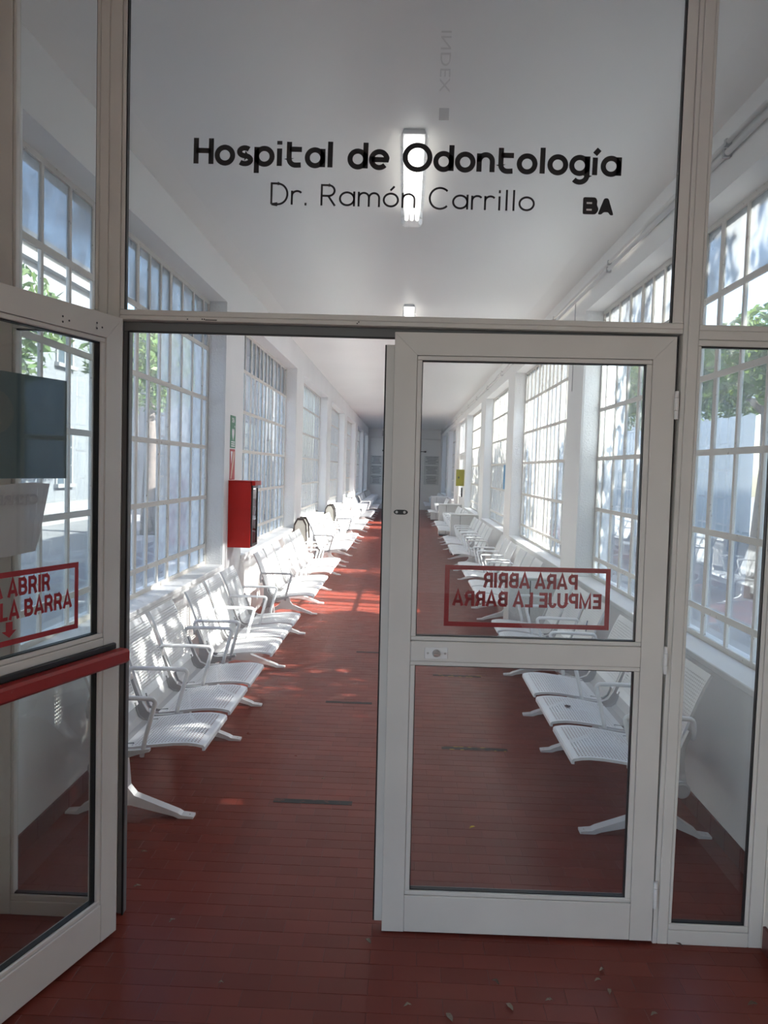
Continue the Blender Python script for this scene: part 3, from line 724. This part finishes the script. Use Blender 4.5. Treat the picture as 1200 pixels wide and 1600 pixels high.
# signs on the pier
g = tag(MB().box(XL, XL+.004, 4.05, 4.245, 1.765, 2.05, ch=.001).build('emergency_sign', M['green']), 'green and white defibrillator sign on the pier above red cabinet', 'sign')
def on_left(mb, pts): mb.add([(XL+.0046, 4.05+y, 1.765+z) for y, z in pts], [tuple(range(len(pts)))])
mb = MB(); hz = .12
heart = [(.0975+.045*math.sin(t)**3, .125+.004*(13*math.cos(t)-5*math.cos(2*t)-2*math.cos(3*t)-math.cos(4*t))) for t in [i*2*math.pi/24 for i in range(24)]]
on_left(mb, heart)
for z in (.05, .032, .014): on_left(mb, [(.03, z), (.165, z), (.165, z+.01), (.03, z+.01)])
on_left(mb, [(.15, .185), (.165, .185), (.165, .2), (.15, .2)])
mb.build('pictogram', M['white'], g)
me, x0, x1, y0, y1 = font_mesh('DEA', .05, bold=.001)
for v in me.vertices: v.co = (XL+.0047, 4.05+.05+(v.co.x-x0)/(x1-x0)*.095, 1.765+.225+(v.co.y-y0)/(y1-y0)*.04)
me.materials.clear(); put('sign_lettering', me, M['white'], g)
p2 = tag(MB().box(XL, XL+.003, 4.05, 4.245, 1.487, 1.757, ch=.001).build('extinguisher_sign', M['redprint']), 'red and cream triangular extinguisher sign between green sign and cabinet', 'sign')
mb = MB(); mb.add([(XL+.0036, 4.05+y, 1.487+z) for y, z in ((.03, .01), (.13, .25), (.165, .25), (.165, .2), (.06, .01))], [(0, 1, 2, 3, 4)]); mb.build('print', M['creamprint'], p2)
mb = MB(); mb.add([(XL+.0036, 4.05+y, 1.487+z) for y, z in ((.02, .25), (.1, .25), (.05, .14))], [(0, 1, 2)]); mb.build('print', M['white'], p2)
# conduits along the right wall under the ceiling
for q, (z, rr, x) in enumerate(((3.168, .011, XR-.018), (3.118, .014, XR-.021))):
    cd = tag(MB().tube([(x, .1, z), (x, YE-.05, z)], rr, 10).build('conduit', M['wall'], None, True), ['thin upper white conduit along the right wall', 'thicker lower white conduit along the right wall'][q], 'conduit')
    for y in [1.05+2.05*i for i in range(14)]: MB().box(XR-.003, x-rr-.002, y-.012, y+.012, z-rr-.006, z+rr+.003).build('clamp', M['grey'], cd)
tag(MB().tube([(XR-.015, 4.20, 3.12), (XR-.015, 4.20, 2.35)], .004, 6).build('cable', M['grey']), 'thin grey cable hanging down the second right pier', 'cable')
# fluorescent lights
def ceiling_light(y, label):
    e = tag(empty('ceiling_light', (.03, y, ZC)), label, 'ceiling light', 'fluorescent ceiling lights')
    L_ = 1.22
    MB().prism([(-.05, 0), (.05, 0), (.055, -.022), (-.055, -.022)], 1, -L_/2+.01, L_/2-.01).build('housing', M['steel'], e)
    for s in (-1, 1): MB().prism([(-.05, 0), (.05, 0), (.072, -.04), (.066, -.085), (.045, -.098), (-.045, -.098), (-.066, -.085), (-.072, -.04)], 1, s*(L_/2-.012), s*L_/2).build('end_cap', M['cover'], e)
    c = MB(); P = [(-.072, -.036), (-.068, -.08), (-.045, -.096), (.045, -.096), (.068, -.08), (.072, -.036)]
    c.add([(x, t, z) for t in (-L_/2+.012, L_/2-.012) for x, z in P], [(i, i+1, 7+i, 6+i) for i in range(5)]); c.build('clear_cover', M['cover'], e)
    for x in (-.034, .0, .034): MB().tube([(x, -L_/2+.03, -.055), (x, L_/2-.03, -.055)], .0125, 10).build('tube', M['tube'], e, True)
ceiling_light(1.86, 'lit fluorescent light behind the lettering, nearest on the ceiling')
ceiling_light(5.86, 'lit fluorescent light farther along the ceiling, above the door head')
# end wall
def notice(x0, x1, z0, z1, label):
    e = tag(empty('notice_board', ((x0+x1)/2, YE-.004, z0)), label, 'notice'); h = (z1-z0)/3
    for k in range(3):
        s = MB().box(x0-(x0+x1)/2, x1-(x0+x1)/2, -.006, 0, k*h+.01, (k+1)*h-.01).build('sheet', M['poster'], e); mb = MB()
        for j in range(5):
            wv = random.uniform(.5, .9)*(x1-x0)/2; zz = k*h+h*(.82-.16*j); mb.box(-wv*.95, wv, -.0075, -.0062, zz, zz+.022)
        mb.build('text_lines', M['print'], s)
notice(-1.385, -.885, .98, 2.195, 'tall notice sheets with lines of text, left on end wall')
notice(.83, 1.44, 1.03, 2.235, 'tall notice sheets with lines of text, right on end wall')
cr = tag(MB().tube([(-.8, YE-.06, 2.39), (.8, YE-.06, 2.39)], .014, 8).box(-.79, -.77, YE-.06, YE, 2.38, 2.40).box(.77, .79, YE-.06, YE, 2.38, 2.40).build('curtain_rod', M['black']), 'black rod with knobs across the end wall', 'rod')
for s in (-1, 1): MB().tube([(s*.8, YE-.06, 2.39), (s*.86, YE-.06, 2.39), (s*.9, YE-.06, 2.39)], [.02, .035, .03], 8).build('finial', M['black'], cr)
tag(MB().tube([(XL, YE-.02, 2.9), (XR, YE-.02, 2.9)], .016, 8).build('conduit', M['wall'], None, True), 'horizontal conduit across the top of end wall', 'conduit')
jb = tag(MB().box(-.92, -.72, YE-.12, YE, 2.98, 3.2, ch=.01).build('junction_box', M['grey']), 'grey box with dark lens high on the end wall', 'box')
MB().tube([(-.79, YE-.12, 3.06), (-.79, YE-.17, 3.06)], .04, 10).build('lens', M['black'], jb)
# pale cabinets at the right piers
def cabinet(y, label, x0=.965, h=.78, d=.34):
    e = tag(empty('cabinet', ((x0+XR)/2, y, 0)), label, 'cabinet', 'pale cabinets against the right wall'); w2 = (XR-x0)/2
    MB().box(-w2, w2-.002, 0, d, .03, h, ch=.006).build('body', M['cab'], e)
    MB().box(-w2+.02, w2-.02, .02, d-.02, 0, .03).build('plinth', M['black'], e)
    MB().box(-w2-.004, w2-.002, -.012, -.001, .05, h-.012, ch=.003).build('door', M['cab'], e)
    MB().box(-w2+.17, -w2+.178, -.0145, -.0115, .05, h-.012).build('door_gap', M['black'], e)
    MB().box(-w2-.008, w2-.002, -.014, d+.004, h, h+.016, ch=.003).build('top', M['cabw'], e)
cabinet(3.95, 'pale speckled cabinet behind the red sign, between right benches', h=.72)
cabinet(12.25, 'pale grey cabinet with dark joint after the sixth right bench')
cabinet(16.6, 'white cabinet farther back beside the side door', x0=.93)
cabinet(22.4, 'pale cabinet in the shade near the end wall', x0=.93)
# cream bins with a dark hood at the left piers
def bin_(y, label):
    e = tag(empty('waste_bin', (XL+.11, y, 0)), label, 'waste bin', 'cream waste bins at the left piers')
    P = [(-.14, .0), (.14, .0), (.15, .62), (.13, .82), (.06, .90), (-.06, .90), (-.13, .82), (-.15, .62)]; e.scale = (.62, 1, 1)
    MB().prism([(x*.92, z*.985) for x, z in P], 1, -.13, .15).build('body', M['cream'], e)
    MB().prism([(-.152, .02), (-.158, .62), (-.138, .83), (-.065, .915), (.065, .915), (.138, .83), (.158, .62), (.152, .02), (.135, .02), (.14, .62), (.12, .81), (.055, .885), (-.055, .885), (-.12, .81), (-.14, .62), (-.135, .02)], 1, -.145, -.1).build('rim', M['brown'], e)
    MB().prism([(-.152, .62), (-.138, .83), (-.065, .915), (.065, .915), (.138, .83), (.158, .62)], 1, .15, .19).build('hood', M['brown'], e)
bin_(8.05, 'cream waste bin with dark rim beside the fourth left bench'); bin_(12.2, 'cream waste bin with dark rim beside the sixth left bench')
ys = tag(MB().box(XR-.2, XR, 16.15, 16.17, 1.27, 1.67, ch=.003).build('projecting_sign', M['olive']), 'olive yellow sign sticking out from right wall by side door', 'sign')
MB().box(XR-.15, XR-.12, 16.149, 16.1505, 1.45, 1.5).build('print', M['black'], ys)
tag(MB().box(XR+DEEP-.004, XR+DEEP, 9.55, 9.85, 1.36, 1.75).build('window_sticker', M['blue']), 'blue sticker on the third right window', 'sticker')
tag(MB().box(XL-DEEP, XL-DEEP+.004, 13.6, 13.9, 1.45, 1.68).build('window_sticker', M['blue']), 'small blue sticker on the fourth left window', 'sticker')

# ------------------------------------------------------------------ floor: tape and leaves
def tape(x0, x1, y, label, scraps):
    o = tag(MB().box(x0, x1, y-.022, y+.022, .0004, .0012).build('floor_tape', M['tape']), label, 'tape', 'dark tape strips on the floor')
    if scraps:
        mb = MB(); rr = random.Random(int(y*10))
        for i in range(14):
            a = x0 + (x1-x0)*rr.random(); s = rr.choice((-1, 1))*.021; q = rr.uniform(.006, .03)
            mb.box(a, min(a+q, x1+.01), y+s-.004, y+s+.004, .0005, .0016)
        mb.build('yellow_scraps', M['tapey'], o)
tape(-.549, -.168, 1.02, 'dark tape strip on the floor inside the open doorway', False)
tape(.303, .689, 1.82, 'dark tape strip with yellow scraps behind the lower door glass', True)
tape(.31, .69, 3.42, 'worn tape strip just below the door lock', True)
tape(-.46, -.14, 2.62, 'faint tape strip on the floor farther inside', False)
tape(-.34, -.06, 4.1, 'faint tape strip near the sunlit stripes', False)
def dry_leaf(x, y, L_, a, m, label):
    n = 6; vs = []; rr = random.Random(int((x+5)*1000))
    for i in range(n+1):
        u = i/n; wv = L_*.22*math.sin(math.pi*min(1, u*.96+.02))**.8; z = .002+.006*math.sin(math.pi*u)*rr.uniform(.6, 1.3)
        for s in (-1, 0, 1): vs.append(((u-.5)*L_, s*wv, z + (0 if s == 0 else .0012)))
    fs = []
    for i in range(n):
        for j in (0, 1): fs.append((3*i+j, 3*i+j+1, 3*i+j+4, 3*i+j+3))
    o = MB().add(vs, fs).build('dry_leaf', m); o.location = (x, y, .0006); o.rotation_euler = (0, 0, a)
    md = o.modifiers.new('t', 'SOLIDIFY'); md.thickness = .0006
    tag(o, label, 'leaf', 'dry leaves on the floor')
def at_floor(px, py):
    f = Vector((math.sin(YAW)*math.cos(PITCH), math.cos(YAW)*math.cos(PITCH), math.sin(PITCH))); r = Vector((math.cos(YAW), -math.sin(YAW), 0)); u = r.cross(f)
    r2 = math.cos(ROLL)*r + math.sin(ROLL)*u; u2 = -math.sin(ROLL)*r + math.cos(ROLL)*u
    d = f + r2*(px-600)/F_PX + u2*(800-py)/F_PX; t = -CAM.z/d.z; p = CAM + d*t
    return p.x, p.y
LEAVES = [
 (225, 1332, .03, .1, 0, 'pale dry leaf left of the doorway below the bench foot'), (214, 1386, .035, .5, 0, 'pale dry leaf farther below, near open leaf edge'),
 (269, 1440, .03, .9, 0, 'curled dry leaf in the middle of open doorway'), (345, 1537, .02, .2, 0, 'tiny dry leaf in the foreground of the doorway'),
 (575, 1472, .035, 2.3, 0, 'dry leaf at the foot of the meeting stile'), (637, 1573, .03, .3, 0, 'dry leaf at the bottom below the door centre'),
 (702, 1591, .045, 2.0, 0, 'largest dry leaf at the bottom edge of the picture'), (774, 1536, .035, 2.4, 1, 'dark curled leaf below the closed door'),
 (796, 1575, .04, 2.1, 0, 'long dry leaf standing out below the closed door'), (858, 1565, .03, .2, 0, 'flat dry leaf right of the long one'),
 (934, 1534, .028, .3, 0, 'upper of three small leaves at lower right'), (940, 1517, .025, .6, 0, 'topmost small leaf at lower right'),
 (952, 1551, .032, 1.4, 0, 'lowest of three small leaves at lower right'), (1022, 1587, .03, .4, 0, 'dry leaf in the lower right corner area'),
 (1176, 1571, .04, .2, 1, 'dark leaf by the lobby wall at far right'), (1060, 1477, .03, 2.5, 1, 'dark leaf just under the right sidelight'),
 (505, 1218, .02, .2, 0, 'small crumb-like leaf beyond the doorway tape, left one'), (393, 1219, .02, .4, 0, 'small pale leaf on the floor before second left bench foot'),
 (205, 1192, .03, .8, 0, 'pale leaf under the nearest left bench'), (738, 1294, .035, .5, 2, 'bright yellow leaf seen through the lower door glass')]
for px, py, L_, a, c, lab in LEAVES:
    x, y = at_floor(px, py); dry_leaf(x, y, L_*.85, a, (M['leaf_dry'], M['leaf_dark'], M['leaf_yellow'])[c], lab)

# ------------------------------------------------------------------ outdoors
S(MB().box(-60, XL-.26, -40, 80, -.3, -.15).box(XR+.26, 60, -40, 80, -.3, -.15).box(XL-.26, XR+.26, -40, VY, -.3, -.15).build('ground', M['asphalt']), 'grey asphalt yard outside the windows', 'ground')
def building(x, sgn, y0, y1, h, m, label, rows, step, wz):
    """facade facing the corridor at x; solid goes away from it"""
    e = tag(empty('building', (x, (y0+y1)/2, -.15)), label, 'building'); L_ = (y1-y0)/2
    MB().box(0, sgn*6, -L_, L_, 0, h).build('wall', m, e)
    MB().box(-sgn*.35, sgn*6.2, -L_-.2, L_+.2, h, h+.25).box(-sgn*.2, sgn*.1, -L_, L_, h-.3, h).build('cornice', M['cornice'], e)
    MB().box(-sgn*.08, 0, -L_, L_, 0, .6).build('plinth', M['cornice'], e)
    for z in wz:
        y = -L_+1.2
        while y < L_-1.4:
            wn = MB().box(-sgn*.05, sgn*.05, y-.08, y, z, z+1.5).box(-sgn*.05, sgn*.05, y+.9, y+.98, z, z+1.5).box(-sgn*.05, sgn*.05, y-.08, y+.98, z+1.5, z+1.6).box(-sgn*.14, sgn*.05, y-.14, y+1.04, z-.1, z).box(-sgn*.04, sgn*.02, y+.42, y+.48, z, z+1.5).box(-sgn*.04, sgn*.02, y, y+.9, z+.5, z+.54).box(-sgn*.04, sgn*.02, y, y+.9, z+1.0, z+1.04).build('window', M['cornice'], e)
            MB().box(-sgn*.02, 0, y, y+.9, z, z+1.5).build('pane', M['shut'], wn)
            y += step
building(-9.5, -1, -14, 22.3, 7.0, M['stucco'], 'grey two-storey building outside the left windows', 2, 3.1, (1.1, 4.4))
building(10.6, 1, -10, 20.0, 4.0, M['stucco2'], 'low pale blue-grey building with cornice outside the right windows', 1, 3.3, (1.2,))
def tree(x, y, trunk_h, r0, lean, crown, n, leaf_s, seed, label):
    """crown: list of (dx, dy, z, rx, ry, rz) leaf clouds"""
    rr = random.Random(seed); e = tag(empty('tree', (x, y, -.15)), label, 'tree', 'trees outside the windows')
    tr = MB(); tip = Vector((lean[0], lean[1], trunk_h))
    tr.tube([(0, 0, 0), (lean[0]*.2, lean[1]*.2, trunk_h*.3), (lean[0]*.5+.05, lean[1]*.5, trunk_h*.65), tip], [r0*1.25, r0, r0*.85, r0*.7], 10)
    tr.build('trunk', M['bark'], e, True)
    br = MB()
    for dx, dy, z, rx, ry, rz in crown:
        c = Vector((dx, dy, z+.15)); mid = (tip+c)/2 + Vector((0, 0, -.2))
        br.tube([tip*.92, mid, c], [r0*.45, r0*.3, r0*.12], 6)
        for k in range(5):
            q = c + Vector((rr.uniform(-1, 1)*rx, rr.uniform(-1, 1)*ry, rr.uniform(-.6, .8)*rz)); br.tube([mid.lerp(c, .6), (c+q)/2, q], [r0*.16, r0*.09, .01], 5)
    br.build('branches', M['bark'], e, True)
    fm = MB()
    tot = sum(c[3]*c[4]*c[5] for c in crown)
    for dx, dy, z, rx, ry, rz in crown:
        for k in range(int(n*rx*ry*rz/tot)):
            d = Vector((rr.gauss(0, 1), rr.gauss(0, 1), rr.gauss(0, 1))).normalized()*rr.random()**.45
            p = Vector((dx+d.x*rx, dy+d.y*ry, z+.15+d.z*rz)); s = leaf_s*rr.uniform(.7, 1.3)
            a = Vector((rr.gauss(0, 1), rr.gauss(0, 1), rr.gauss(0, .7))).normalized(); b = a.cross(Vector((rr.gauss(0, 1), rr.gauss(0, 1), rr.gauss(0, 1)))).normalized()*.42
            fm.add([p-a*s, p+b*s, p+a*s, p-b*s], [(0, 1, 2, 3)])
    me = bpy.data.meshes.new('foliage'); me.from_pydata(fm.v, [], fm.f); me.update(); f = put('foliage', me, M['leaf'], e); f['kind'] = 'stuff'
# right side: crowns overhead shade the floor but let the sun reach the left benches
tree(5.0, .6, 3.2, .17, (.1, .3), [(-.2, -2.4, 4.0, 1.4, 1.5, 1.0), (.3, -.3, 4.9, 1.2, .6, .5), (.2, .9, 4.7, .9, .5, .42), (-.3, .6, 3.45, 1.2, 1.2, .72), (.2, -.9, 3.3, 1.2, 1.3, .8), (.1, 2.2, 3.2, 1.2, 1.1, .72), (0, .5, 3.4, 1.3, 1.1, .72), (.1, 2.1, 4.6, .8, .45, .4)], 14200, .085, 1, 'leafy tree outside the nearest right window')
tree(5.2, 4.6, 3.0, .13, (-.1, -.1), [(0, .2, 3.3, 1.1, .8, .7)], 2300, .085, 2, 'slim tree with low crown outside the second right window')
tree(5.4, 9.0, 3.0, .16, (.1, .2), [(-.1, -1.1, 3.35, 1.2, 1.2, .72), (0, 1.5, 3.4, 1.3, 1.5, .75)], 6200, .085, 3, 'tree with low crown outside the third right window')
tree(5.6, 14.6, 3.2, .16, (.1, .2), [(-.1, -1.2, 3.5, 1.3, 1.5, .8), (0, 1.8, 3.6, 1.3, 1.6, .85)], 6000, .09, 7, 'tree outside the fourth right window')
tree(-5.6, 5.6, 3.0, .15, (.1, .2), [(0, -.6, 3.7, 1.2, 1.3, .9), (.3, 1.2, 3.3, 1.1, 1.2, .8)], 3800, .09, 5, 'leafy tree outside the nearest left window')
tree(-6.2, 16.0, 3.2, .16, (0, 0), [(0, 0, 4.0, 1.5, 2.0, 1.2)], 3000, .1, 6, 'tree in the yard outside the far left windows')
building(4.4, 1, 20.6, 29.1, 6.0, M['stucco2'], 'added building wing shading the far right windows', 1, 2.6, (1.2, 3.6))  # wing added to block sky and sun at the corridor's far end
building(-4.8, -1, 23.0, 29.1, 6.0, M['stucco'], 'added building wing shading the far left windows', 1, 2.6, (1.2, 3.6))  # opposite wing, likewise added to keep sky light off the far end
